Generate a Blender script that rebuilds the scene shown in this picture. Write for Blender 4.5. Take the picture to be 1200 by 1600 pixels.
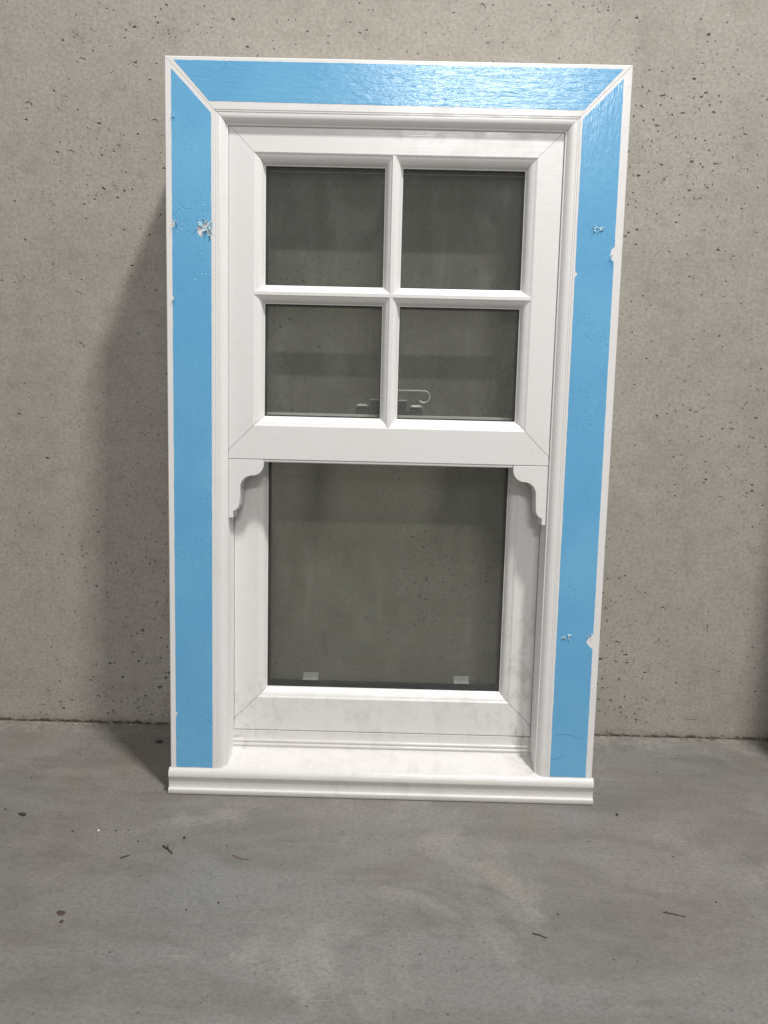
import bpy, bmesh, math, random
from mathutils import Vector, Matrix, noise

random.seed(7)
S = bpy.context.scene
for o in list(bpy.data.objects):
    bpy.data.objects.remove(o)

# ------------------------------------------------------------------ camera
CAM = Vector((0.0017, -1.2804, 0.6309))
PITCH, YAW, ROLL, FPX = 0.1656, -0.0061, 0.0235, 1132.31
fwd = Vector((math.sin(YAW) * math.cos(PITCH), math.cos(YAW) * math.cos(PITCH), -math.sin(PITCH)))
r0 = fwd.cross(Vector((0, 0, 1))).normalized()
u0 = r0.cross(fwd)
rv = r0 * math.cos(ROLL) + u0 * math.sin(ROLL)
uv = -r0 * math.sin(ROLL) + u0 * math.cos(ROLL)
cd = bpy.data.cameras.new('camera')
cam = bpy.data.objects.new('camera', cd)
S.collection.objects.link(cam)
m = Matrix((rv, uv, -fwd)).transposed().to_4x4()
m.translation = CAM
cam.matrix_world = m
cd.sensor_fit = 'VERTICAL'
cd.sensor_height = 36.0
cd.sensor_width = 27.0
cd.lens = 36.0 * FPX / 1600.0
cd.clip_start = 0.02
cd.clip_end = 100
S.camera = cam

# ------------------------------------------------------------------ world, lamps, exposure
w = bpy.data.worlds.new('World')
S.world = w
w.use_nodes = True
nt = w.node_tree
bg = nt.nodes['Background']
tc = nt.nodes.new('ShaderNodeTexCoord')
sx = nt.nodes.new('ShaderNodeSeparateXYZ')
nt.links.new(tc.outputs['Generated'], sx.inputs[0])
rp = nt.nodes.new('ShaderNodeValToRGB')
nt.links.new(sx.outputs['Z'], rp.inputs[0])
rp.color_ramp.elements[0].position = 0.0
rp.color_ramp.elements[0].color = (0.30, 0.29, 0.28, 1)
rp.color_ramp.elements[1].position = 0.60
rp.color_ramp.elements[1].color = (0.46, 0.455, 0.45, 1)
for pos_, c_ in ((0.30, 0.325), (0.365, 0.33), (0.385, 0.78), (0.445, 0.78), (0.475, 0.455)):  # bright band added to the world for the upper panes to reflect
    e = rp.color_ramp.elements.new(pos_)
    e.color = (c_, c_ * .99, c_ * .975, 1)
nt.links.new(rp.outputs[0], bg.inputs['Color'])
bg.inputs['Strength'].default_value = 0.66


def area(name, loc, target, sx_, sy_, power, col):
    l = bpy.data.lights.new(name, 'AREA')
    l.shape = 'RECTANGLE'
    l.size, l.size_y, l.energy, l.color = sx_, sy_, power, col
    o = bpy.data.objects.new(name, l)
    S.collection.objects.link(o)
    o.location = loc
    o.rotation_euler = (Vector(target) - Vector(loc)).to_track_quat('-Z', 'Y').to_euler()
    return o


area('ceiling_lamp', (0.97, -1.34, 4.05), (0.1, -0.1, 0.5), 0.28, 0.24, 150, (1.0, 0.978, 0.945))
area('ceiling_lamp', (0.75, -5.45, 4.0), (0.2, 0, 0.6), 1.5, 0.16, 95, (1.0, 0.98, 0.96))

S.view_settings.view_transform = 'Standard'
S.view_settings.look = 'None'
S.view_settings.exposure = 0.09
S.view_settings.gamma = 1.0
S.view_settings.use_curve_mapping = False
S.render.engine = 'CYCLES'
S.cycles.max_bounces = 10
S.cycles.transparent_max_bounces = 24
S.cycles.diffuse_bounces = 4


# ------------------------------------------------------------------ node helpers
class NT:
    def __init__(self, name):
        self.m = bpy.data.materials.new(name)
        self.m.use_nodes = True
        self.t = self.m.node_tree
        self.b = self.t.nodes['Principled BSDF']
        self.out = self.t.nodes['Material Output']
        self.tc = self.t.nodes.new('ShaderNodeTexCoord')

    def n(self, typ, **kw):
        nd = self.t.nodes.new(typ)
        for k, v in kw.items():
            setattr(nd, k, v)
        return nd

    def l(self, a, b):
        self.t.links.new(a, b)

    def val(self, sock, v):
        if hasattr(v, 'is_output'):
            self.l(v, sock)
        else:
            sock.default_value = v

    def co(self, scale=(1, 1, 1), loc=(0, 0, 0), rot=(0, 0, 0), src=None):
        mp = self.n('ShaderNodeMapping')
        self.l(src or self.tc.outputs['Object'], mp.inputs[0])
        mp.inputs['Scale'].default_value = scale
        mp.inputs['Location'].default_value = loc
        mp.inputs['Rotation'].default_value = rot
        return mp.outputs[0]

    def noise(self, co, scale, detail=4, rough=0.55, dist=0.0, color=False):
        nd = self.n('ShaderNodeTexNoise')
        self.l(co, nd.inputs['Vector'])
        nd.inputs['Scale'].default_value = scale
        nd.inputs['Detail'].default_value = detail
        nd.inputs['Roughness'].default_value = rough
        nd.inputs['Distortion'].default_value = dist
        return nd.outputs['Color' if color else 'Fac']

    def voro(self, co, scale, out='Distance', rnd=1.0):
        nd = self.n('ShaderNodeTexVoronoi')
        self.l(co, nd.inputs['Vector'])
        nd.inputs['Scale'].default_value = scale
        nd.inputs['Randomness'].default_value = rnd
        return nd.outputs[out]

    def mr(self, v, a, b, c=0.0, d=1.0, smooth=True):
        nd = self.n('ShaderNodeMapRange')
        if smooth:
            nd.interpolation_type = 'SMOOTHSTEP'
        self.val(nd.inputs['Value'], v)
        for k, x in zip(('From Min', 'From Max', 'To Min', 'To Max'), (a, b, c, d)):
            self.val(nd.inputs[k], x)
        return nd.outputs[0]

    def math(self, op, a, b=0.0):
        nd = self.n('ShaderNodeMath', operation=op)
        self.val(nd.inputs[0], a)
        self.val(nd.inputs[1], b)
        return nd.outputs[0]

    def mix(self, fac, a, b, mode='MIX'):
        nd = self.n('ShaderNodeMix', data_type='RGBA', blend_type=mode)
        self.val(nd.inputs[0], fac)
        for s, v in ((nd.inputs[6], a), (nd.inputs[7], b)):
            if hasattr(v, 'is_output'):
                self.l(v, s)
            else:
                s.default_value = (*v, 1)
        return nd.outputs[2]

    def addv(self, a, noisecol, amt):
        """distort coordinates a by a colour noise"""
        s = self.n('ShaderNodeVectorMath', operation='SUBTRACT')
        self.l(noisecol, s.inputs[0])
        s.inputs[1].default_value = (.5, .5, .5)
        k = self.n('ShaderNodeVectorMath', operation='SCALE')
        self.l(s.outputs[0], k.inputs[0])
        k.inputs['Scale'].default_value = amt
        ad = self.n('ShaderNodeVectorMath', operation='ADD')
        self.l(a, ad.inputs[0])
        self.l(k.outputs[0], ad.inputs[1])
        return ad.outputs[0]

    def bump(self, h, strength, dist, prev=None):
        nd = self.n('ShaderNodeBump')
        self.l(h, nd.inputs['Height'])
        nd.inputs['Strength'].default_value = strength
        nd.inputs['Distance'].default_value = dist
        if prev:
            self.l(prev, nd.inputs['Normal'])
        return nd.outputs[0]

    def set(self, **kw):
        for k, v in kw.items():
            k = k.replace('_', ' ')
            if isinstance(v, tuple) and len(v) == 3:
                v = (*v, 1)
            self.val(self.b.inputs[k], v)


# ------------------------------------------------------------------ materials
PITS = [(-0.5361, 0.6961, 0.0074, 0.0027, -60), (-0.5143, 1.1516, 0.0064, 0.0029, 0), (-0.6061, 1.0822, 0.0058, 0.0043, -20), (-0.3989, 1.0608, 0.0048, 0.0034, -20), (-0.541, 1.0105, 0.0063, 0.0021, -10), (-0.4684, 0.9559, 0.0061, 0.002, -50), (-0.5376, 0.7838, 0.0081, 0.002, -30), (-0.5342, 0.0513, 0.0051, 0.0044, 0), (-0.5064, 0.0214, 0.0037, 0.0059, 15), (0.1337, 1.2412, 0.0035, 0.0062, 25), (0.5055, 0.9568, 0.0055, 0.0017, 30), (0.5083, 0.2497, 0.0056, 0.0035, -45), (0.6191, 0.1309, 0.0051, 0.0029, 15), (0.5909, 0.2153, 0.0013, 0.0079, 0), (0.5783, 0.0363, 0.0081, 0.0015, 0), (0.6356, 0.5637, 0.0069, 0.0021, -15)]


def mat_wall():
    t = NT('cast_concrete')
    co = t.tc.outputs['Object']
    big = t.noise(t.co((1, 1, .7)), 1.7, 4, .55)
    mid = t.noise(t.co((1, 1, 1), (3, 0, 1)), 9, 5, .6)
    blot = t.noise(t.co((1, 1, .5), (7, 0, 2)), 3.5, 3, .5, .4)
    fine = t.noise(co, 170, 5, .72)
    grain = t.noise(co, 900, 2, .6)
    c = t.mix(t.mr(big, .34, .68), (.385, .357, .315), (.425, .40, .356))
    c = t.mix(t.mr(mid, .36, .68, 0, .45), c, (.305, .278, .245))
    mot = t.noise(t.co(loc=(2, 0, 9)), 34, 5, .65)
    c = t.mix(t.mr(mot, .42, .68, 0, .38), c, (.44, .42, .38))
    c = t.mix(t.mr(mot, .48, .3, 0, .35), c, (.24, .22, .195))
    c = t.mix(t.mr(blot, .52, .75, 0, .45), c, (.42, .405, .365))
    c = t.mix(t.math('MULTIPLY', t.mr(fine, .36, .66), .5), c, (.225, .203, .175))
    c = t.mix(t.math('MULTIPLY', t.mr(grain, .5, .8), .35), c, (.45, .435, .40))
    # a few rusty or pale drips
    rust = t.noise(t.co((6, 1, .8), (1.3, 0, .4)), 1.6, 3, .5, .2)
    c = t.mix(t.mr(rust, .64, .78, 0, .22), c, (.33, .22, .15))
    # faint formwork board joints
    wv = t.noise(t.co((.8, 1, 26), (0, 0, 5)), 2.2, 3, .5)
    c = t.mix(t.mr(wv, .62, .78, 0, .22), c, (.28, .258, .228))
    # air holes: several sizes, warped so they are not round
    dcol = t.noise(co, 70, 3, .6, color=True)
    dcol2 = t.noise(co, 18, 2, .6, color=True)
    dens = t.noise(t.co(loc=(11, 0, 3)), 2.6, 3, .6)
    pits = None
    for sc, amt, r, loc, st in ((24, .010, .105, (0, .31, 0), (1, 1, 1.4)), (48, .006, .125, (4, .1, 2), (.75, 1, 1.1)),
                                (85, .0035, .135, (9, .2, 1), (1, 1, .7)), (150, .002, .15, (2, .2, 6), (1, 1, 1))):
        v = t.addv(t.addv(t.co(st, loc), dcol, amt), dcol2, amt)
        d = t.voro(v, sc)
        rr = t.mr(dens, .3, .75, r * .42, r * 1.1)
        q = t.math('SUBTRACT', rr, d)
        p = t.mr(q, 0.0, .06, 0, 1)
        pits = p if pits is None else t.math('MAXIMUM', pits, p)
    c = t.mix(t.math('MULTIPLY', pits, t.mr(fine, .3, .7, .55, .9)), c, (.085, .074, .064))  # dark fill: dirt in the holes, with their shade put into the colour
    # the larger individual holes and gouges: x, z, half width, half height, tilt
    wob = t.addv(co, t.noise(co, 240, 3, .6, color=True), .0045)
    for px_, pz_, a_, b_, tl_ in PITS:
        mp = t.n('ShaderNodeMapping')
        mp.vector_type = 'TEXTURE'
        t.l(wob, mp.inputs[0])
        mp.inputs['Location'].default_value = (px_, 0, pz_)
        mp.inputs['Rotation'].default_value = (0, -math.radians(tl_), 0)
        mp.inputs['Scale'].default_value = (a_, .3, b_)
        ln = t.n('ShaderNodeVectorMath', operation='LENGTH')
        t.l(mp.outputs[0], ln.inputs[0])
        pits = t.math('MAXIMUM', pits, t.mr(ln.outputs['Value'], 1.0, .6))
    # thin scratches
    sc = t.voro(t.addv(t.co((3, 1, 26), (5, 0, 2), (0, .5, 0)), dcol2, .12), 3.1)
    c = t.mix(t.math('MULTIPLY', t.mr(sc, .05, .03), .5), c, (.17, .15, .13))
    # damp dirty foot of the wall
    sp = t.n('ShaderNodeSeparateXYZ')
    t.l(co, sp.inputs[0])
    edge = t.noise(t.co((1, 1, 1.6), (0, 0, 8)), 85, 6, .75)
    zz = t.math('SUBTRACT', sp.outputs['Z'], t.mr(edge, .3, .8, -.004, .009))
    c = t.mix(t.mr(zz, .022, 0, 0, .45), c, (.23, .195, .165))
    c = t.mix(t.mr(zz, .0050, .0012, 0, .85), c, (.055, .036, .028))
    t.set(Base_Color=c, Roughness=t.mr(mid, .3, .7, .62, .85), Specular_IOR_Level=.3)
    nb = t.bump(t.math('ADD', t.math('MULTIPLY', fine, .6), mid), .28, .004)
    nb = t.bump(t.math('SUBTRACT', 1.0, pits), .9, .004, nb)
    t.set(Normal=nb)
    return t.m


def mat_floor():
    t = NT('trowelled_concrete')
    co = t.tc.outputs['Object']
    dcol = t.noise(t.co((1, 1, 1)), 3.2, 3, .6, color=True)
    swirl = t.addv(co, dcol, .13)
    mp = t.co((2.4, 9, 1), (0, 0, 0), (0, 0, .35), swirl)
    tr = t.noise(mp, 1.6, 6, .62, .6)
    mp2 = t.co((8, 2.2, 1), (3, 1, 0), (0, 0, .5), swirl)
    tr2 = t.noise(mp2, 2.2, 5, .62, .4)
    big = t.noise(t.co(loc=(2, 5, 0)), 1.9, 4, .55)
    blot = t.noise(t.co(loc=(8, 1, 0)), 5.2, 6, .68, .5)
    fine = t.noise(t.co((1, 1.5, 1)), 170, 5, .7)
    hue = t.noise(t.co(loc=(1, 9, 0)), 2.3, 3, .5)
    c = t.mix(t.mr(big, .33, .68), (.160, .148, .130), (.212, .200, .180))
    c = t.mix(t.mr(hue, .42, .62, 0, .75), c, (.178, .180, .172))
    c = t.mix(t.mr(tr, .42, .66, 0, .55), c, (.112, .102, .089))
    c = t.mix(t.mr(tr2, .48, .8, 0, .3), c, (.235, .226, .206))
    c = t.mix(t.mr(blot, .54, .68, 0, .6), c, (.275, .258, .225))
    mot = t.noise(t.co((1, 1.6, 1), (5, 5, 0)), 26, 5, .68)
    c = t.mix(t.mr(mot, .42, .7, 0, .3), c, (.19, .178, .155))
    c = t.mix(t.mr(mot, .46, .3, 0, .3), c, (.095, .087, .077))
    brown = t.noise(t.co(loc=(4, 4, 0)), 3.4, 5, .6, .3)
    c = t.mix(t.mr(brown, .52, .68, 0, .55), c, (.186, .150, .122))
    c = t.mix(t.math('MULTIPLY', t.mr(fine, .38, .68), .42), c, (.078, .071, .063))
    spk = t.voro(t.addv(t.co(loc=(1, 1, .22)), t.noise(co, 60, 2, color=True), .006), 60)
    c = t.mix(t.math('MULTIPLY', t.mr(spk, .10, .06), .6), c, (0.042, 0.036, 0.030))
    lsp = t.voro(t.co(loc=(6, 3, .31)), 85)
    c = t.mix(t.math('MULTIPLY', t.mr(lsp, .09, .05), .45), c, (0.228, 0.216, 0.198))
    # hairline scratches
    scr = t.voro(t.addv(t.co((2, 44, 1), (5, 2, 0), (0, 0, .18)), dcol, .2), 2.3)
    c = t.mix(t.math('MULTIPLY', t.mr(scr, .06, .03), .45), c, (.29, .28, .255))
    # unswept dusty, crumbly strip along the wall
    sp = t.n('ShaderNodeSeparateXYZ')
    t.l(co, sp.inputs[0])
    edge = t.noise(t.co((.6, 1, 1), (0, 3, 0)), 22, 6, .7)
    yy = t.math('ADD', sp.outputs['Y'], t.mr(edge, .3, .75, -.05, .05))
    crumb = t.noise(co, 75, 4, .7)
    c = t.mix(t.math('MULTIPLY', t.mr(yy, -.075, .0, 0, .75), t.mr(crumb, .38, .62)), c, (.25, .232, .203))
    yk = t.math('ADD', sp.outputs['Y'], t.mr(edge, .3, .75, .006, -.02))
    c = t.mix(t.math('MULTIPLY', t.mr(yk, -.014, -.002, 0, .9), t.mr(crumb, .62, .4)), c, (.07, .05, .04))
    c = t.mix(1.0, c, (1.10, 1.11, 1.13), 'MULTIPLY')
    t.set(Base_Color=c, Roughness=t.mr(tr, .3, .75, .42, .66), Specular_IOR_Level=.42)
    nb = t.bump(t.math('ADD', t.math('MULTIPLY', fine, .35), tr), .16, .006)
    t.set(Normal=nb)
    return t.m


def mat_white(name, grain_axis, dirt=1.0, seed=0.0, tint=(.80, .795, .79)):
    """white foiled plastic with dust specks, faint smears and a soft wood-grain emboss"""
    t = NT(name)
    co = t.co(loc=(seed, seed * 1.7, seed * .6))
    sc = (9, 9, 260) if grain_axis == 'x' else (260, 9, 9)
    g = t.noise(t.co(sc, (seed, 0, seed)), 1.0, 4, .6)
    smear = t.noise(co, 16, 5, .65, .3)
    dust = t.noise(co, 420, 2, .5)
    spots = t.voro(t.addv(co, t.noise(co, 200, 2, color=True), .002), 150)
    sden = t.noise(co, 11, 3, .6)
    c = t.mix(t.mr(smear, .42, .72, 0, .32 * dirt), tint, (.69, .665, .625))
    c = t.mix(t.math('MULTIPLY', t.mr(dust, .6, .76), .3 * dirt), c, (.45, .42, .38))
    rr = t.mr(sden, .48, .75, .03, .19)
    q = t.mr(t.math('SUBTRACT', rr, spots), 0, .05)
    c = t.mix(t.math('MULTIPLY', q, .42 * dirt), c, (.33, .30, .27))
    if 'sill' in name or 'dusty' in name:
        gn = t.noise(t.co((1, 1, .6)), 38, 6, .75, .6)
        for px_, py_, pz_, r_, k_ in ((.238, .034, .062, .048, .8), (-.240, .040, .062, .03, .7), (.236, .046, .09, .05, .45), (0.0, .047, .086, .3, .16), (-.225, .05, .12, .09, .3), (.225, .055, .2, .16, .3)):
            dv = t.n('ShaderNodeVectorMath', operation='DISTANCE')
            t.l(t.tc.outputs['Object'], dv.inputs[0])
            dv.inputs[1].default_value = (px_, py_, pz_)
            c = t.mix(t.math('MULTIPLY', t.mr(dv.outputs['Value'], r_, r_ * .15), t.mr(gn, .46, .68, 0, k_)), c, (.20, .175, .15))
    t.set(Base_Color=c, Roughness=t.mr(smear, .32, .66, .17, .42), Specular_IOR_Level=.5)
    h = t.math('ADD', t.math('MULTIPLY', g, .6), t.math('MULTIPLY', t.noise(co, 90, 3, .6), .4))
    t.set(Normal=t.bump(h, .13, .0012))
    return t.m


def mat_tape(axis):
    t = NT('blue_film_' + ('across' if axis == 'x' else 'upright'))
    co = t.tc.outputs['Object']
    sc = (26, 1, 210) if axis == 'x' else (160, 1, 12)
    rip = t.noise(t.co(sc), 1.0, 3, .55, .8)
    bub = t.noise(t.co((70, 1, 170) if axis == 'x' else (150, 1, 60), (3, 0, 3)), 1.0, 3, .6, .4)
    dots = t.voro(t.co((1, 1, .8), (1, .003, 2)), 210)
    dd = t.noise(t.co(loc=(2, 0, 7)), 14, 3, .6)
    tone = t.noise(co, 7, 4, .6)
    c = t.mix(t.mr(tone, .35, .7), (.135, .41, .69), (.162, .455, .72))
    pk = t.mr(t.math('SUBTRACT', t.mr(dd, .40, .62, .0, .2), dots), 0, .05)
    c = t.mix(t.math('MULTIPLY', pk, .62), c, (.06, .21, .38))
    crs = t.noise(t.co((9, 1, 60) if axis == 'x' else (60, 1, 5), (7, 0, 1)), 1.0, 2, .5, 1.5)
    cr = t.mr(t.math('ABSOLUTE', t.math('SUBTRACT', crs, .5)), .02, .0)
    if axis == 'z':
        sp = t.n('ShaderNodeSeparateXYZ')
        t.l(co, sp.inputs[0])
        for xa, za, xb, zb, bow in ((.2665, .1085, .316, .1000, .006), (.2650, .0700, .288, .0800, -.003), (-.276, .12, -.2655, .114, .002)):
            u = t.mr(sp.outputs['X'], xa, xb, 0, 1, smooth=False)
            arc_ = t.math('MULTIPLY', t.math('MULTIPLY', u, t.math('SUBTRACT', 1.0, u)), 4 * bow)
            zl = t.math('ADD', t.math('ADD', t.math('MULTIPLY', u, zb - za), za), arc_)
            dz = t.math('ABSOLUTE', t.math('SUBTRACT', sp.outputs['Z'], zl))
            on = t.math('MULTIPLY', t.mr(u, 0.0, .08), t.mr(u, 1.0, .8))
            c = t.mix(t.math('MULTIPLY', t.math('MULTIPLY', t.mr(dz, .0011, .0003), on), .55), c, (.06, .19, .33))
    t.set(Base_Color=c, Roughness=.2, Specular_IOR_Level=.55)
    nb = t.bump(rip, .115 if axis == 'x' else .08, .0022 if axis == 'x' else .0015)
    nb = t.bump(bub, .22 if axis == 'x' else .2, .0015, nb)
    nb = t.bump(t.math('SUBTRACT', 1.0, pk), .5, .0008, nb)
    nb = t.bump(cr, .10, .0006, nb)
    t.set(Normal=nb)
    return t.m


def mat_plain(name, col, rough=.5, metal=0.0, var=.25, scale=60):
    t = NT(name)
    nz = t.noise(t.tc.outputs['Object'], scale, 4, .6)
    c = t.mix(t.mr(nz, .3, .7), tuple(x * (1 - var) for x in col), tuple(min(1, x * (1 + var)) for x in col))
    t.set(Base_Color=c, Roughness=rough, Metallic=metal)
    t.set(Normal=t.bump(nz, .15, .001))
    return t.m


def mat_glass(name, tint, dirt):
    t = NT(name)
    tr = t.n('ShaderNodeBsdfTransparent')
    tr.inputs[0].default_value = (*tint, 1)
    gl = t.n('ShaderNodeBsdfGlossy')
    gl.inputs['Roughness'].default_value = .02
    fr = t.n('ShaderNodeFresnel')
    fr.inputs['IOR'].default_value = 1.52
    mx = t.n('ShaderNodeMixShader')
    ge = t.n('ShaderNodeNewGeometry')
    t.val(fr.inputs['IOR'], t.math('ADD', t.math('MULTIPLY', ge.outputs['Backfacing'], 1 / 1.52 - 1.52), 1.52))
    t.l(fr.outputs[0], mx.inputs[0])
    t.l(tr.outputs[0], mx.inputs[1])
    t.l(gl.outputs[0], mx.inputs[2])
    df = t.n('ShaderNodeBsdfDiffuse')
    df.inputs[0].default_value = (.60, .61, .585, 1)
    co = t.tc.outputs['Object']
    sm = t.noise(t.co((1.0, 1, .45), (2, 0, 1)), 13, 5, .62, 1.2)
    wipe = t.noise(t.co((60, 1, 7), (0, 0, 3), (0, .35, 0)), 1.0, 4, .6, .5)
    sp = t.voro(t.co(loc=(0, .004, 0)), 120)
    f = t.math('ADD', t.mr(sm, .42, .78, .020, .050), t.mr(wipe, .5, .8, 0, .018))  # smears, over an even haze painted in to lighten the panes
    f = t.math('ADD', f, t.mr(sp, .075, .04, 0, .12))
    m2 = t.n('ShaderNodeMixShader')
    t.l(t.math('MULTIPLY', f, dirt), m2.inputs[0])
    t.l(mx.outputs[0], m2.inputs[1])
    t.l(df.outputs[0], m2.inputs[2])
    t.l(m2.outputs[0], t.out.inputs['Surface'])
    return t.m


M = dict(wall=mat_wall(), floor=mat_floor(),
         wx=mat_white('white_plastic_across', 'x', .8, 0), wz=mat_white('white_plastic_upright', 'z', .9, 3),
         sx=mat_white('white_sash_plastic', 'x', .8, 6), sill=mat_white('white_sill_plastic', 'x', 1.1, 9, (.665, .652, .632)),
         low=mat_white('white_plastic_dusty', 'z', 1.3, 12, (.78, .772, .76)),
         tx=mat_tape('x'), tz=mat_tape('z'),
         film=mat_plain('torn_film', (.42, .64, .76), .22, 0, .3, 200),
         black=mat_plain('black_gasket', (.012, .014, .017), .4, 0, .2),
         chrome=mat_plain('chromed_metal', (.88, .88, .87), .5, 1, .04),
         lockbody=mat_plain('dull_lock_metal', (.045, .05, .06), .4, .3, .1),
         packer=mat_plain('clear_plastic', (.34, .355, .345), .25, 0, .05),
         glass_a=mat_glass('clear_glass_smeared', (.962, .972, .955), 1.0),
         glass_b=mat_glass('clear_glass', (.962, .972, .955), .85),
         mortar=mat_plain('crumbly_mortar', (.20, .182, .155), .9, 0, .45, 160),
         dark=mat_plain('dark_grit', (.035, .028, .022), .8, 0, .4, 400),
         brown=mat_plain('brown_flake', (.062, .042, .032), .8, 0, .3, 300),
         pale=mat_plain('pale_chip', (.62, .60, .55), .7, 0, .1, 300),
         redfib=mat_plain('red_brown_fibre', (.13, .05, .035), .7, 0, .2, 300))


# ------------------------------------------------------------------ mesh helpers
def obj(name, bm, mat, parent=None, smooth=None, bevel=None):
    me = bpy.data.meshes.new(name)
    bmesh.ops.recalc_face_normals(bm, faces=bm.faces)
    bm.to_mesh(me)
    bm.free()
    me.materials.append(mat)
    o = bpy.data.objects.new(name, me)
    S.collection.objects.link(o)
    if parent:
        o.parent = parent
    if smooth:
        me.shade_smooth()
        me.set_sharp_from_angle(angle=math.radians(smooth))
    if bevel:
        b = o.modifiers.new('edge', 'BEVEL')
        b.width = bevel
        b.segments = 2
        b.limit_method = 'ANGLE'
        b.angle_limit = math.radians(40)
    return o


def tag(o, label=None, cat=None, group=None, kind=None):
    for k, v in (('label', label), ('category', cat), ('group', group), ('kind', kind)):
        if v:
            o[k] = v
    return o


def empty(name, loc):
    o = bpy.data.objects.new(name, None)
    o.empty_display_size = .1
    S.collection.objects.link(o)
    o.location = loc
    return o


LEAN, B, ZS, H, HW = 0.0549, 0.2278, 0.0408, 1.0510, 0.33
cL, sL = math.cos(LEAN), math.sin(LEAN)


def L(x, v, d):
    """window coordinates (right, up the leaning plane, depth behind its face) to the root's frame"""
    return Vector((x, v * sL + d * cL, ZS * cL + v * cL - d * sL))


def bar(bm, prof, a, b, inward, m0=1, m1=1, gap=.00025, d0=0.0, wide=0.0):
    """extrude profile [(s inward, d depth)] from a to b (points x,v on the outer line); m0/m1 mitre slopes;
    'wide' adds plain width outside the moulding, where the ends are square"""
    if wide:
        prof = [(s + wide if s > .001 else s, d) for s, d in prof]
        k = next(i for i, q in enumerate(prof) if q[0] > .001)
        prof = prof[:k] + [(wide, 0)] + prof[k:]
        prof = prof[:-1] + [(wide, prof[-1][1])] + prof[-1:]
    a, b, n = Vector(a), Vector(b), Vector(inward)
    t = (b - a).normalized()
    rings = []
    for P, mm, sg in ((a, m0, 1), (b, m1, -1)):
        ring = []
        for s, d in prof:
            q = P + n * s + t * (sg * (max(0, s - wide) * mm + ((gap if s >= wide - 1e-6 else -.0003) if mm else 0)))
            ring.append(bm.verts.new(L(q.x, q.y, d + d0)))
        rings.append(ring)
    k = len(prof)
    for i in range(k):
        j = (i + 1) % k
        bm.faces.new((rings[0][i], rings[0][j], rings[1][j], rings[1][i]))
    if not wide:
        bm.faces.new(rings[0])
        bm.faces.new(rings[1][::-1])


def bulge(s0, d0, s1, d1, k, n=8):
    """slightly rounded chamfer from (s0, d0) to (s1, d1)"""
    ln = math.hypot(s1 - s0, d1 - d0)
    ns, nd = (d1 - d0) / ln, -(s1 - s0) / ln
    return [(s0 + (s1 - s0) * t + ns * k * ln * math.sin(math.pi * t), d0 + (d1 - d0) * t + nd * k * ln * math.sin(math.pi * t))
            for t in (i / n for i in range(n + 1))]


def box(bm, x0, x1, v0, v1, d0, d1):
    vs = [bm.verts.new(L(x, v, d)) for x in (x0, x1) for v in (v0, v1) for d in (d0, d1)]
    for f in ((0, 1, 3, 2), (4, 6, 7, 5), (0, 4, 5, 1), (2, 3, 7, 6), (0, 2, 6, 4), (1, 5, 7, 3)):
        bm.faces.new([vs[i] for i in f])


def plate(bm, pts, d0, d1):
    """outline of (x, v) points given real thickness"""
    f = [bm.verts.new(L(x, v, d0)) for x, v in pts]
    g = [bm.verts.new(L(x, v, d1)) for x, v in pts]
    n = len(pts)
    bm.faces.new(f)
    bm.faces.new(g[::-1])
    for i in range(n):
        j = (i + 1) % n
        bm.faces.new((f[i], g[i], g[j], f[j]))


def arc(cs, cd_, rs, rd, a0, a1, n):
    return [(cs + rs * math.sin(math.radians(a0 + (a1 - a0) * i / n)), cd_ - rd * math.cos(math.radians(a0 + (a1 - a0) * i / n)))
            for i in range(n + 1)]


# ------------------------------------------------------------------ setting
def grid(name, x0, x1, y0, y1, nx, ny, fn, mat):
    bm = bmesh.new()
    vs = [[bm.verts.new(fn(x0 + (x1 - x0) * i / nx, y0 + (y1 - y0) * j / ny)) for i in range(nx + 1)] for j in range(ny + 1)]
    for j in range(ny):
        for i in range(nx):
            bm.faces.new((vs[j][i], vs[j][i + 1], vs[j + 1][i + 1], vs[j + 1][i]))
    return obj(name, bm, mat, smooth=60)


fl = grid('floor', -4, 4, -6, .05, 8, 6, lambda x, y: (x, y, 0), M['floor'])
tag(fl, kind='structure')
bm = bmesh.new()
vs = [bm.verts.new((x, y, z)) for x in (-4, 4) for y in (0, .25) for z in (-.02, 3.6)]
for f in ((0, 1, 3, 2), (4, 6, 7, 5), (0, 4, 5, 1), (2, 3, 7, 6), (0, 2, 6, 4), (1, 5, 7, 3)):
    bm.faces.new([vs[i] for i in f])
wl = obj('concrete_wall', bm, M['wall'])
tag(wl, kind='thing', label='rough grey cast concrete wall full of small air holes behind the leaning window', cat='wall')

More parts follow.
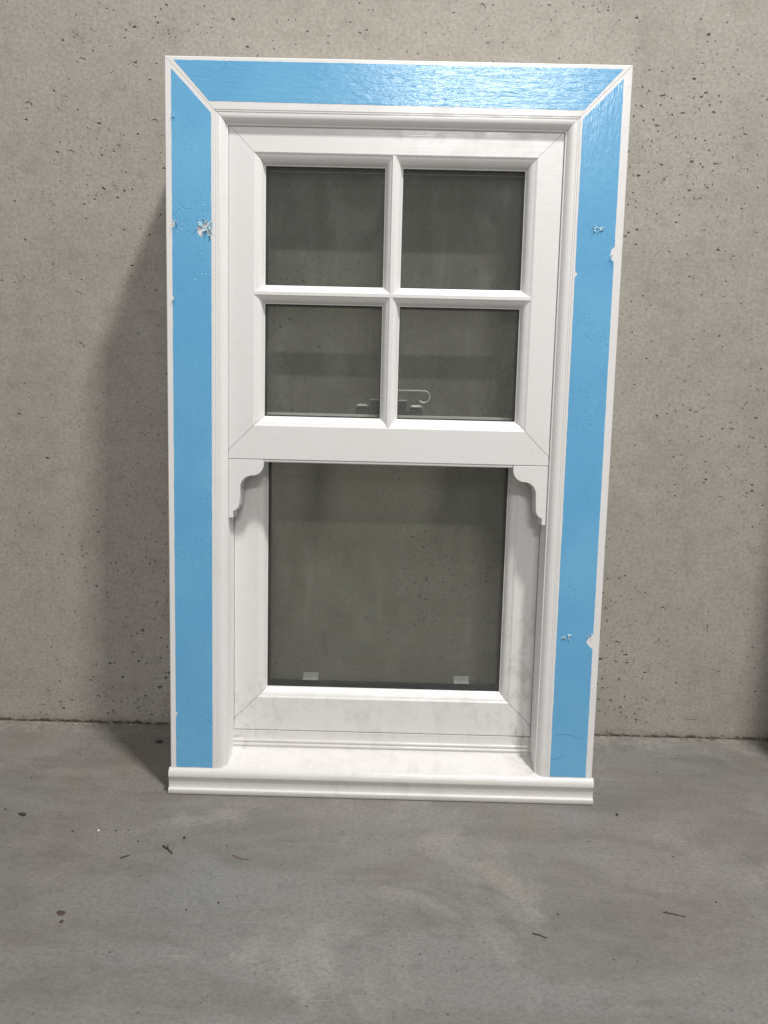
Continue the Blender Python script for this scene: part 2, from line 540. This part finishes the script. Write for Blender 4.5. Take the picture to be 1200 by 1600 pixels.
# crumbly mortar left in the corner where the floor meets the wall
bm = bmesh.new()
nx, prev = 1500, None
for i in range(nx + 1):
    x = -1.5 + 3.0 * i / nx
    a = noise.noise((x * 22, 1.3, 0)) + .6 * noise.noise((x * 75, 4, 0)) + .5 * noise.noise((x * 190, 9, 0))
    b_ = noise.noise((x * 14, 7.7, 2)) + .6 * noise.noise((x * 110, 2, 5))
    pt = max(0.0, min(1.0, .5 + 1.6 * noise.noise((x * 5.5, 3.3, 6)) + .7 * noise.noise((x * 37, 8, 1))))
    wd = max(.0004, .006 + .010 * a) * (.3 + .7 * pt)
    ht = max(.0001, .0012 + .0028 * b_) * pt
    row = [bm.verts.new((x, -.0035 - wd, -.0006)), bm.verts.new((x, -.0035 - wd * .65, ht * (.8 + .5 * noise.noise((x * 260, 1, 1))))),
           bm.verts.new((x, -.0035 - wd * .25, ht * (1 + .5 * noise.noise((x * 210, 3, 8))))), bm.verts.new((x, -.0032, -.0006))]
    if prev:
        for k in range(3):
            bm.faces.new((prev[k], row[k], row[k + 1], prev[k + 1]))
        bm.faces.new((prev[3], row[3], row[0], prev[0]))
    prev = row
jt = obj('mortar_crumbs', bm, M['mortar'], smooth=50)
tag(jt, 'pale crumbly mortar lying along the joint of floor and wall', 'mortar', kind='stuff')

# ------------------------------------------------------------------ the sash window
root = empty('sash_window', (0, -B, 0))
tag(root, 'white sash window with blue protective film leaning against the concrete wall', 'window', kind='thing')

# --- outer frame: head and two jambs, mitred at the top corners
fprof = [(0, .0012), (.0012, 0), (.0700, 0), (.0704, .0009), (.0714, .0009), (.0718, .0002), (.0728, .0002)]
fprof += bulge(.0730, .0008, .0864, .0072, .16)
fprof += [(.0866, .0076), (.0880, .0078), (.0884, .0084), (.0884, .169), (0, .169)]
bm = bmesh.new()
bar(bm, fprof, (-HW, H), (HW, H), (0, -1))
obj('frame_head', bm, M['wx'], root, smooth=35)
for sgn in (-1, 1):
    bm = bmesh.new()
    bar(bm, fprof, (sgn * HW, -.002), (sgn * HW, H), (-sgn, 0), 0, 1)
    obj('frame_jamb', bm, M['wz'], root, smooth=35)

# --- sill: sloping top, ridged upstand and moulded nosing, flat on the floor
def Lw(x, y, z):
    """sill section in upright coordinates: y depth behind the foot of the frame face, z height above the floor"""
    return Vector((x, y, z))


P = lambda v, d: (L(0, v, d).y, L(0, v, d).z)
slope0 = P(.0002, .0012)
nose = [(-.0087, .0012), (-.0090, .0018), (-.0090, .0076), (-.0086, .0086), (-.0070, .0092), (-.0052, .0098), (-.0043, .0120),
        (-.0041, .0165), (-.0044, .0220), (-.0050, .0265), (-.0060, .0280), (-.0066, .0285), (-.0066, .0300),
        (-.0060, .0330), (-.0046, .0362), (-.0026, .0386), (-.0004, .0400)]
up = [slope0, P(.0142, .0440), P(.0154, .0450), P(.0162, .0456)]
for k in range(2):
    v0 = .0170 + k * .0062
    e_ = .0008 * k
    up += [P(v0 + .0006, .0458 + e_), P(v0 + .0018, .0451 + e_), P(v0 + .0034, .0451 + e_), P(v0 + .0050, .0457 + e_), P(v0 + .0056, .0462 + e_)]
up += [P(.0300, .0474), P(.0308, .0478)]
up += [P(.0425, .0490), P(.0432, .0530), P(.0432, .168)]
bm = bmesh.new()
# full width nosing with the slope; the upstand only runs between the jambs
low = [(.0012 + slope0[0], .0006), (-.0080, .0006)] + nose + [slope0]
rings = [[bm.verts.new(Lw(x, y, z)) for y, z in low] for x in (-.3322, .3322)]
n = len(low)
for i in range(n):
    j = (i + 1) % n
    bm.faces.new((rings[0][i], rings[0][j], rings[1][j], rings[1][i]))
bm.faces.new(rings[0]); bm.faces.new(rings[1][::-1])
mid = [(.169, .0006), (slope0[0] + .0012, .0006)] + up
rings = [[bm.verts.new(Lw(x, y, z)) for y, z in mid] for x in (-.2500, .2500)]
n = len(mid)
for i in range(n):
    j = (i + 1) % n
    bm.faces.new((rings[0][i], rings[0][j], rings[1][j], rings[1][i]))
bm.faces.new(rings[0]); bm.faces.new(rings[1][::-1])
for x0, x1 in ((-.3310, -.2502), (.2502, .3310)):
    pts = [(.169, .0006), (.004, .0006), (.004, .036), P(-.0035, .168)]
    rings = [[bm.verts.new(Lw(x, y, z)) for y, z in pts] for x in (x0, x1)]
    for i in range(4):
        j = (i + 1) % 4
        bm.faces.new((rings[0][i], rings[0][j], rings[1][j], rings[1][i]))
    bm.faces.new(rings[0]); bm.faces.new(rings[1][::-1])
obj('window_sill', bm, M['sill'], root, smooth=32)

# --- sashes
sprof = [(0, .0006), (.0006, 0), (.0366, 0), (.0370, .0006), (.0376, .0006)]
sprof += bulge(.0378, .0008, .0502, .0118, .15)
sprof += [(.0508, .0121), (.0515, .0124), (.0515, .0134), (.0490, .0135), (.0490, .0330), (.0515, .0331), (.0515, .036), (0, .036)]

SX = .2409
D1, D2 = .0105, .0500
SW = .0515
# upper sash
top1, bot1 = .9645, .4856
bm = bmesh.new()
bar(bm, sprof, (-SX, top1), (SX, top1), (0, -1), d0=D1)
bwide = .0135                                            # bottom rail: its mitre starts higher than its lower edge
bar(bm, sprof, (-SX, bot1), (SX, bot1), (0, 1), gap=.0004, d0=D1, wide=bwide)
for sgn in (-1, 1):
    bar(bm, sprof, (sgn * SX, bot1 + bwide), (sgn * SX, top1), (-sgn, 0), gap=.0003, d0=D1)
us = obj('upper_sash', bm, M['sx'], root, smooth=35)
# rounded lip under the bottom rail between the horns
bm = bmesh.new()
lip = [(-.0002, .0016), (-.0006, .0009), (-.0026, .0008)] + [(-.0026 - .0016 * math.sin(math.radians(a)), .0024 - .0016 * math.cos(math.radians(a))) for a in (30, 60, 90)] + [(-.0042, .030), (-.0002, .030)]
ra = [bm.verts.new(L(-.1880, bot1 + v - .0001, D1 + d)) for v, d in lip]
rb = [bm.verts.new(L(.1876, bot1 + v - .0001, D1 + d)) for v, d in lip]
for i in range(len(lip)):
    j = (i + 1) % len(lip)
    bm.faces.new((ra[i], ra[j], rb[j], rb[i]))
bm.faces.new(ra); bm.faces.new(rb[::-1])
obj('drip_lip', bm, M['sx'], us, smooth=40)

# glazing bars: moulded section with a narrow flat nose
def astragal(half=.0135, nose_=.0024, dep=.0132):
    side = [(-half, dep), (-half, dep - .0010), (-half + .0010, dep - .0014)]
    c = bulge(-nose_ - .0004, .0012, -half + .0014, dep - .0018, -.10, 6)
    side += c[::-1]
    side += [(-nose_ - .0002, .0009), (-nose_, .0003)]
    return side + [(-s, d) for s, d in side[::-1]]


ap = astragal()
bm = bmesh.new()
ring = [[bm.verts.new(L(x, .7300 + s, D1 + d)) for s, d in ap] for x in (-SX + .0371, SX - .0371)]
for i in range(len(ap)):
    j = (i + 1) % len(ap)
    bm.faces.new((ring[0][i], ring[0][j], ring[1][j], ring[1][i]))
bm.faces.new(ring[0]); bm.faces.new(ring[1][::-1])
obj('glazing_bar', bm, M['sx'], us, smooth=35)
for v0, v1 in ((.7300 + .0024, top1 - .0371), (bot1 + bwide + .0366, .7300 - .0024)):
    bm = bmesh.new()
    ring = [[bm.verts.new(L(-.0018 + s * .97, v, D1 + d + .0002)) for s, d in ap] for v in (v0, v1)]
    for i in range(len(ap)):
        j = (i + 1) % len(ap)
        bm.faces.new((ring[0][i], ring[0][j], ring[1][j], ring[1][i]))
    bm.faces.new(ring[0]); bm.faces.new(ring[1][::-1])
    obj('glazing_bar', bm, M['wz'], us, smooth=35)


def glazing(name, x0, x1, v0, v1, d, mat, parent):
    bm = bmesh.new()
    box(bm, x0, x1, v0, v1, d, d + .004)
    box(bm, x0, x1, v0, v1, d + .0150, d + .0190)
    return obj(name, bm, mat, parent)


def spacer(panes, d, parent, iw, ib):
    bm = bmesh.new()
    for x0, x1, v0, v1 in panes:
        box(bm, x0 - .004, x1 + .004, v0 - .004, v0 + ib, d + .0042, d + .0148)
        box(bm, x0 - .004, x1 + .004, v1 - iw, v1 + .004, d + .0042, d + .0148)
        box(bm, x0 - .004, x0 + iw, v0 + ib, v1 - iw, d + .0042, d + .0148)
        box(bm, x1 - iw, x1 + .004, v0 + ib, v1 - iw, d + .0042, d + .0148)
    return obj('glazing_spacer', bm, M['black'], parent)


gi = SX - SW
g1t, g1b = top1 - SW, bot1 + bwide + SW
glazing('window_glass', -gi - .0022, gi + .0022, g1b - .0022, g1t + .0022, D1 + .0136, M['glass_a'], us)
spacer([(-gi, -.0018 - .0131, .7300 + .0135, g1t), (-.0018 + .0131, gi, .7300 + .0135, g1t),
        (-gi, -.0018 - .0131, g1b, .7300 - .0135), (-.0018 + .0131, gi, g1b, .7300 - .0135)], D1 + .0136, us, .0012, .0022)

# run-through horns under the upper sash
hp = [(0, 0), (-.0520, 0), (-.0526, -.0012)]
for i in range(9):                      # convex toe
    a = math.radians(90 * i / 8)
    hp.append((-.0352 - .0174 * math.cos(a), -.0070 - .0178 * math.sin(a)))
for i in range(1, 9):                   # hollow
    a = math.radians(90 * i / 8)
    hp.append((-.0340 + .0170 * math.sin(a), -.0440 + .0190 * math.cos(a)))
hp += [(-.0166, -.0560), (-.0160, -.0650)]
for i in range(1, 6):
    a = math.radians(78 * i / 5)
    hp.append((-.0160 + .0086 * (1 - math.cos(a)) / .8, -.0650 - .0142 * math.sin(a) / .98))
hp += [(-.0062, -.0796), (-.0062, -.0893), (-.0004, -.0897), (0, -.0890)]
for sgn in (-1, 1):
    bm = bmesh.new()
    plate(bm, [(sgn * (SX + x), bot1 - .0006 + v) for x, v in hp], D1 + .0002, D1 + .0300)
    obj('sash_horn', bm, M['sx'], us, bevel=.0007)

# lower sash, one glass pane, further back in the frame
top2, bot2 = .5570, .0440
bm = bmesh.new()
bar(bm, sprof, (-SX, top2), (SX, top2), (0, -1), d0=D2)
b2w = .0180
bar(bm, sprof, (-SX, bot2), (SX, bot2), (0, 1), gap=.0004, d0=D2, wide=b2w)
for sgn in (-1, 1):
    bar(bm, sprof, (sgn * SX, bot2 + b2w), (sgn * SX, top2), (-sgn, 0), gap=.0004, d0=D2)
ls = obj('lower_sash', bm, M['low'], root, smooth=35)
g2t, g2b = top2 - SW, bot2 + b2w + SW
glazing('window_glass', -gi - .0022, gi + .0022, g2b - .0022, g2t + .0022, D2 + .0136, M['glass_b'], ls)
spacer([(-gi, gi, g2b, g2t)], D2 + .0136, ls, .0022, .0062)
for x in (-.1198, .1283):
    bm = bmesh.new()
    box(bm, x - .0125, x + .0125, g2b + .0090, g2b + .0195, D2 + .0255, D2 + .0275)
    box(bm, x - .0125, x + .0125, g2b + .0090, g2b + .0105, D2 + .0190, D2 + .0255)
    obj('glazing_packer', bm, M['packer'], ls)

# sash lock on the meeting rail, seen through the upper glass
bm = bmesh.new()
zt = top2 + .0003
box(bm, -.0535, .0515, zt, zt + .0080, D2 + .0055, D2 + .0285)
box(bm, -.0525, -.0325, zt + .0080, zt + .0125, D2 + .008, D2 + .026)
box(bm, .0310, .0505, zt + .0080, zt + .0125, D2 + .008, D2 + .026)
box(bm, -.0300, .0260, zt + .0080, zt + .0220, D2 + .007, D2 + .027)
lk = obj('sash_lock', bm, M['lockbody'], root, bevel=.0012)
for x0, x1, h0 in ((-.0530, -.0330, .0127), (.0312, .0510, .0127), (-.0305, .0265, .0222)):
    bm = bmesh.new()
    box(bm, x0, x1, zt + h0, zt + h0 + .0012, D2 + .0070, D2 + .0275)
    if h0 < .02:
        box(bm, x0 + .003, x1 - .003, zt + h0 + .0012, zt + h0 + .0036, D2 + .012, D2 + .022)
    obj('lock_plate', bm, M['chrome'], lk, bevel=.0004)


def tube(bm, pts, r, n=8):
    prev = None
    for i, p in enumerate(pts):
        a, b = pts[max(0, i - 1)], pts[min(len(pts) - 1, i + 1)]
        t = (Vector(b) - Vector(a)).normalized()
        u = t.orthogonal().normalized() if prev is None else (pu - t * pu.dot(t)).normalized()
        pu = u
        v = t.cross(u)
        rr = r(i / (len(pts) - 1)) if callable(r) else r
        ring = [bm.verts.new(Vector(p) + (u * math.cos(2 * math.pi * k / n) + v * math.sin(2 * math.pi * k / n)) * rr) for k in range(n)]
        if prev:
            for k in range(n):
                bm.faces.new((prev[k], prev[(k + 1) % n], ring[(k + 1) % n], ring[k]))
        else:
            bm.faces.new(ring[::-1])
        prev = ring
    bm.faces.new(prev)


pts = [(-.012, zt + .022), (-.010, zt + .034), (-.002, zt + .0390), (.02, zt + .0390), (.05, zt + .0390)]
for i in range(1, 13):
    a = math.radians(90 - 230 * i / 12)
    pts.append((.0530 + .0092 * math.cos(a), zt + .0298 + .0092 * math.sin(a)))
bm = bmesh.new()
tube(bm, [L(x, v, D2 + .018) for x, v in pts], .0013)
obj('lock_lever', bm, M['chrome'], lk, smooth=60)

# --- blue protective film on the frame face, trimmed short of the mitres
def ragged(a, b, amp, seed, step=.006):
    a, b = Vector(a), Vector(b)
    n = max(2, int((b - a).length / step))
    nrm = Vector((-(b - a).y, (b - a).x)).normalized()
    return [tuple(a.lerp(b, i / n) + nrm * amp * (noise.noise((i * .31 + seed, seed, 0)) + .7 * noise.noise((i * 1.3, seed, 4)))) for i in range(n)]


def film(name, corners, mat, amp, seed, notches=(), step=.006):
    pts = []
    n = len(corners)
    for i in range(n):
        pts += ragged(corners[i], corners[(i + 1) % n], amp, seed + i * 3.1, step)
    for x, v, shape in notches:              # bite a torn outline out of an edge
        rad = max(math.hypot(a, b) for a, b in shape)
        i0 = [i for i, p in enumerate(pts) if abs(p[1] - v) < rad * .8 and abs(p[0] - x) < .012]
        if i0:
            up_ = pts[i0[-1]][1] > pts[i0[0]][1]
            sh = [(x + a, v + b) for a, b in shape]
            sh.sort(key=lambda q: q[1], reverse=not up_) if False else None
            if (sh[0][1] < sh[-1][1]) != up_:
                sh = sh[::-1]
            pts = pts[:i0[0]] + sh + pts[i0[-1] + 1:]
    bm = bmesh.new()
    plate(bm, pts, -.00022, .00001)
    o = obj(name, bm, mat, root)
    return o


film_top = film('protective_film', [(-.3165, 1.0455), (-.2668, .9915), (.2645, .9893), (.3170, 1.0452)], M['tx'], .0004, 1, step=.004)
nl1 = [(.0002, .0125), (-.0040, .0110), (-.0100, .0078), (-.0170, .0060), (-.0210, .0020), (-.0190, -.0060), (-.0140, -.0110), (-.0120, -.0050),
       (-.0080, .0000), (-.0050, -.0070), (-.0020, -.0100), (.0002, -.0120)]
nl2 = [(0, .006), (.003, .0035), (.0045, -.0005), (.0030, -.0045), (0, -.006)]
nl3 = [(0, .0035), (.0022, .001), (.0018, -.002), (0, -.0035)]
film_l = film('protective_film', [(-.3212, .0012), (-.2640, .0012), (-.2640, .9755), (-.3205, 1.0345)], M['tz'], .0004, 9,
              [(-.2640, .815, nl1), (-.3208, .823, nl2), (-.3208, .718, nl3), (-.3208, .088, nl3)])
nr1 = [(0, .013), (-.0030, .0100), (-.0075, .0050), (-.0095, -.0010), (-.0060, -.0055), (-.0030, -.0085), (0, -.0110)]
nr2 = [(0, .011), (-.0045, .0070), (-.0055, -.0010), (-.0042, -.0070), (0, -.0100)]
film_r = film('protective_film', [(.2640, .0012), (.3200, .0012), (.3180, 1.0325), (.2632, .9775)], M['tz'], .0004, 17,
              [(.3190, .219, nr1), (.3185, .793, nr2), (.2640, .764, [(0, .004), (.0035, .001), (.001, -.002), (0, -.004)])])


def flap(parent, x, v, w_, h_, seed, lift=.004, n=6):
    """curled ragged tongues of film torn up round a snag"""
    rnd = random.Random(seed)
    bm = bmesh.new()
    for k in range(n):
        a = 2 * math.pi * (k + .8 * rnd.random()) / n
        cx_, cv_ = x + .22 * w_ * math.cos(a + .5), v + .22 * h_ * math.sin(a + .5)
        ln = (.35 + .35 * rnd.random()) * math.hypot(w_ * math.cos(a), h_ * math.sin(a))
        wd = ln * (.35 + .4 * rnd.random())
        curl = lift * (.4 + .9 * rnd.random())
        rows = []
        for i in range(6):
            q = i / 5
            ww = wd * (1 - .75 * q) * (.8 + .5 * rnd.random())
            ox, ov = math.cos(a) * ln * (q - .25 * q * q), math.sin(a) * ln * (q - .25 * q * q)
            tx, tv = -math.sin(a) * ww / 2, math.cos(a) * ww / 2
            d = -.0005 - curl * q * q - .0007 * rnd.random()
            tw = .0009 * (rnd.random() - .5) * (1 + 2 * q)
            rows.append([L(cx_ + ox - tx, cv_ + ov - tv, d + tw), L(cx_ + ox, cv_ + ov, d - .0005), L(cx_ + ox + tx, cv_ + ov + tv, d - tw)])
        for off in (0, 1):
            sh = Vector((0, .00012 * off, 0))
            vv = [[bm.verts.new(p + sh) for p in r] for r in rows]
            for i in range(5):
                for m_ in range(2):
                    bm.faces.new((vv[i][m_], vv[i][m_ + 1], vv[i + 1][m_ + 1], vv[i + 1][m_]))
    return obj('torn_flap', bm, M['film'], parent)


flap(film_l, -.2715, .8205, .0190, .0150, 3, lift=.006, n=9)
flap(film_l, -.2655, .8130, .0060, .0110, 13, lift=.005, n=5)
flap(film_l, -.3165, .8240, .0090, .0075, 5, lift=.004, n=5)
flap(film_l, -.3185, .7150, .0050, .0060, 6, lift=.003, n=4)
flap(film_l, -.3185, .9700, .0040, .0075, 7, lift=.002, n=4)
flap(film_r, .2925, .8270, .0140, .0090, 8, lift=.0022, n=6)
flap(film_r, .3140, .2300, .0090, .0040, 10, lift=.0020, n=4)
flap(film_r, .2790, .2260, .0150, .0060, 11, lift=.0008, n=5)
flap(film_r, .3135, .7880, .0040, .0110, 12, lift=.003, n=4)

# ------------------------------------------------------------------ bits lying on the floor
def shard(name, x, y, size, mat, label, cat, group=None, seed=0, flat=.35, stretch=1.0, rot=0.0):
    random.seed(seed * 13 + 5)
    bm = bmesh.new()
    bmesh.ops.create_icosphere(bm, subdivisions=2, radius=1)
    for v in bm.verts:
        k = 1 + .45 * noise.noise(v.co * 1.7 + Vector((seed, seed * 2, 0)))
        v.co = Vector((v.co.x * k * size * stretch, v.co.y * k * size, v.co.z * k * size * flat))
    zmin = min(v.co.z for v in bm.verts)
    bmesh.ops.translate(bm, vec=(0, 0, -zmin), verts=bm.verts)
    o = obj(name, bm, mat)
    o.location = (x, y, 0)
    o.rotation_euler = (0, 0, rot)
    return tag(o, label, cat, group)


def twig(name, x, y, length, r, mat, rot, bend, label, cat, group=None, fork=False):
    bm = bmesh.new()
    n = 8
    pts = [Vector((length * (i / n - .5), bend * math.sin(math.pi * i / n) + .06 * length * noise.noise((i * .7, rot, 1)), r * 1.05)) for i in range(n + 1)]
    tube(bm, pts, lambda q: r * (1 - .45 * q), 7)
    if fork:
        p = pts[3]
        tube(bm, [p, p + Vector((-.15 * length, .14 * length, .3 * r)), p + Vector((-.3 * length, .2 * length, 0))], lambda q: r * (.7 - .3 * q), 6)
    o = obj(name, bm, mat, smooth=50)
    o.location = (x, y, 0)
    o.rotation_euler = (0, 0, rot)
    return tag(o, label, cat, group)


G1 = 'dark specks of grit scattered on the floor'
twig('twig', -.2906, -.3762, .0240, .0013, M['dark'], -.75, .0012, 'dark forked twig on the floor in front of the left end of the sill', 'twig', fork=True)
twig('plant_fibre', -.1878, -.3870, .0250, .0006, M['redfib'], -.35, -.0020, 'thin curved reddish brown fibre on the floor', 'fibre')
twig('straw', -.3432, -.3930, .0120, .0009, M['dark'], .55, .0006, 'short straight dark straw on the floor left of the forked twig', 'straw')
twig('straw', .1925, -.5170, .0170, .0008, M['dark'], -.45, .0012, 'dark bent straw lying alone low on the floor right of centre', 'straw')
twig('straw', .3674, -.4750, .0260, .0007, M['brown'], -.30, .0010, 'thin brown straw on the floor towards the right edge', 'straw')
shard('leaf_scrap', -.5288, -.3018, .0034, M['dark'], 'dark curled leaf scrap at the left edge of the floor', 'leaf', seed=3, flat=.3, stretch=2.0, rot=-.4)
shard('leaf_scrap', -.3987, -.0708, .0040, M['dark'], 'dark leaf scrap in the shadow beside the left foot of the window', 'leaf', seed=4, flat=.35, stretch=1.8, rot=-.1)
shard('plaster_chip', -.4016, -.3371, .0020, M['pale'], 'tiny white chip on the floor among dark grit', 'chip', seed=5, flat=.6)
shard('rust_flake', -.3818, -.5012, .0036, M['brown'], 'larger brown flake on the floor at the lower left', 'flake', seed=6, flat=.16, stretch=1.7, rot=-.35)
shard('rust_flake', -.3745, -.5150, .0026, M['brown'], 'smaller brown flake just in front of the larger one', 'flake', seed=9, flat=.2, rot=.6)
shard('pebble', .3620, -.2617, .0020, M['dark'], 'small black pebble on the floor by the right end of the sill', 'pebble', seed=7, flat=.7)
shard('pebble', -.2756, -.3480, .0019, M['dark'], 'small black pebble on the floor behind the forked twig', 'pebble', seed=8, flat=.7)
proto = None
for k, (x, y, sz) in enumerate(((-.438, -.339, 1.6), (-.377, -.335, 1.5), (-.3606, -.332, 1.1), (-.354, -.345, 1.0), (-.338, -.358, 1.3), (-.2125, -.363, 1.2),
                                (-.1972, -.476, 1.6), (-.2332, -.490, 1.4), (-.3985, -.348, .9), (.0084, -.489, 1.0), (.2227, -.480, 1.3), (-.56, -.29, 1.7), (-.5654, -.2, 1.5),
                                (-.13, -.40, 1.0), (.11, -.345, .9), (.30, -.33, 1.2), (.41, -.36, 1.3), (.05, -.55, 1.1), (-.31, -.43, 1.0), (.36, -.47, 1.3), (.43, -.45, 1.2),
                                (-.30, -.56, 1.2), (.27, -.55, 1.0), (.47, -.13, 1.2), (-.47, -.06, 1.4), (-.44, -.09, 1.3), (.52, -.08, 1.2), (-.52, -.12, 1.2))):
    if proto is None:
        proto = shard('grit', x, y, .001, M['dark'], 'tiny dark speck of grit on the concrete floor', 'grit', G1, seed=11, flat=.6, stretch=1.4)
        g = proto
    else:
        g = proto.copy()
        S.collection.objects.link(g)
    g.location = (x, y, 0)
    sz *= .72
    g.scale = (sz, sz * (.7 + .5 * random.random()), sz)
    g.rotation_euler = (0, 0, random.random() * 6.28)

# ------------------------------------------------------------------ unseen copy of the window, added to cast the wall shadow at the right
def copy_tree(o, parent=None):
    c = o.copy()
    S.collection.objects.link(c)
    if parent:
        c.parent = parent
    for ch in list(o.children):
        copy_tree(ch, c)
    return c


shadow_copy = copy_tree(root)
shadow_copy.location = (1.052, -B, 0)
shadow_copy['label'] = 'unseen copy of the white sash window added beyond the right edge to cast the wall shadow'
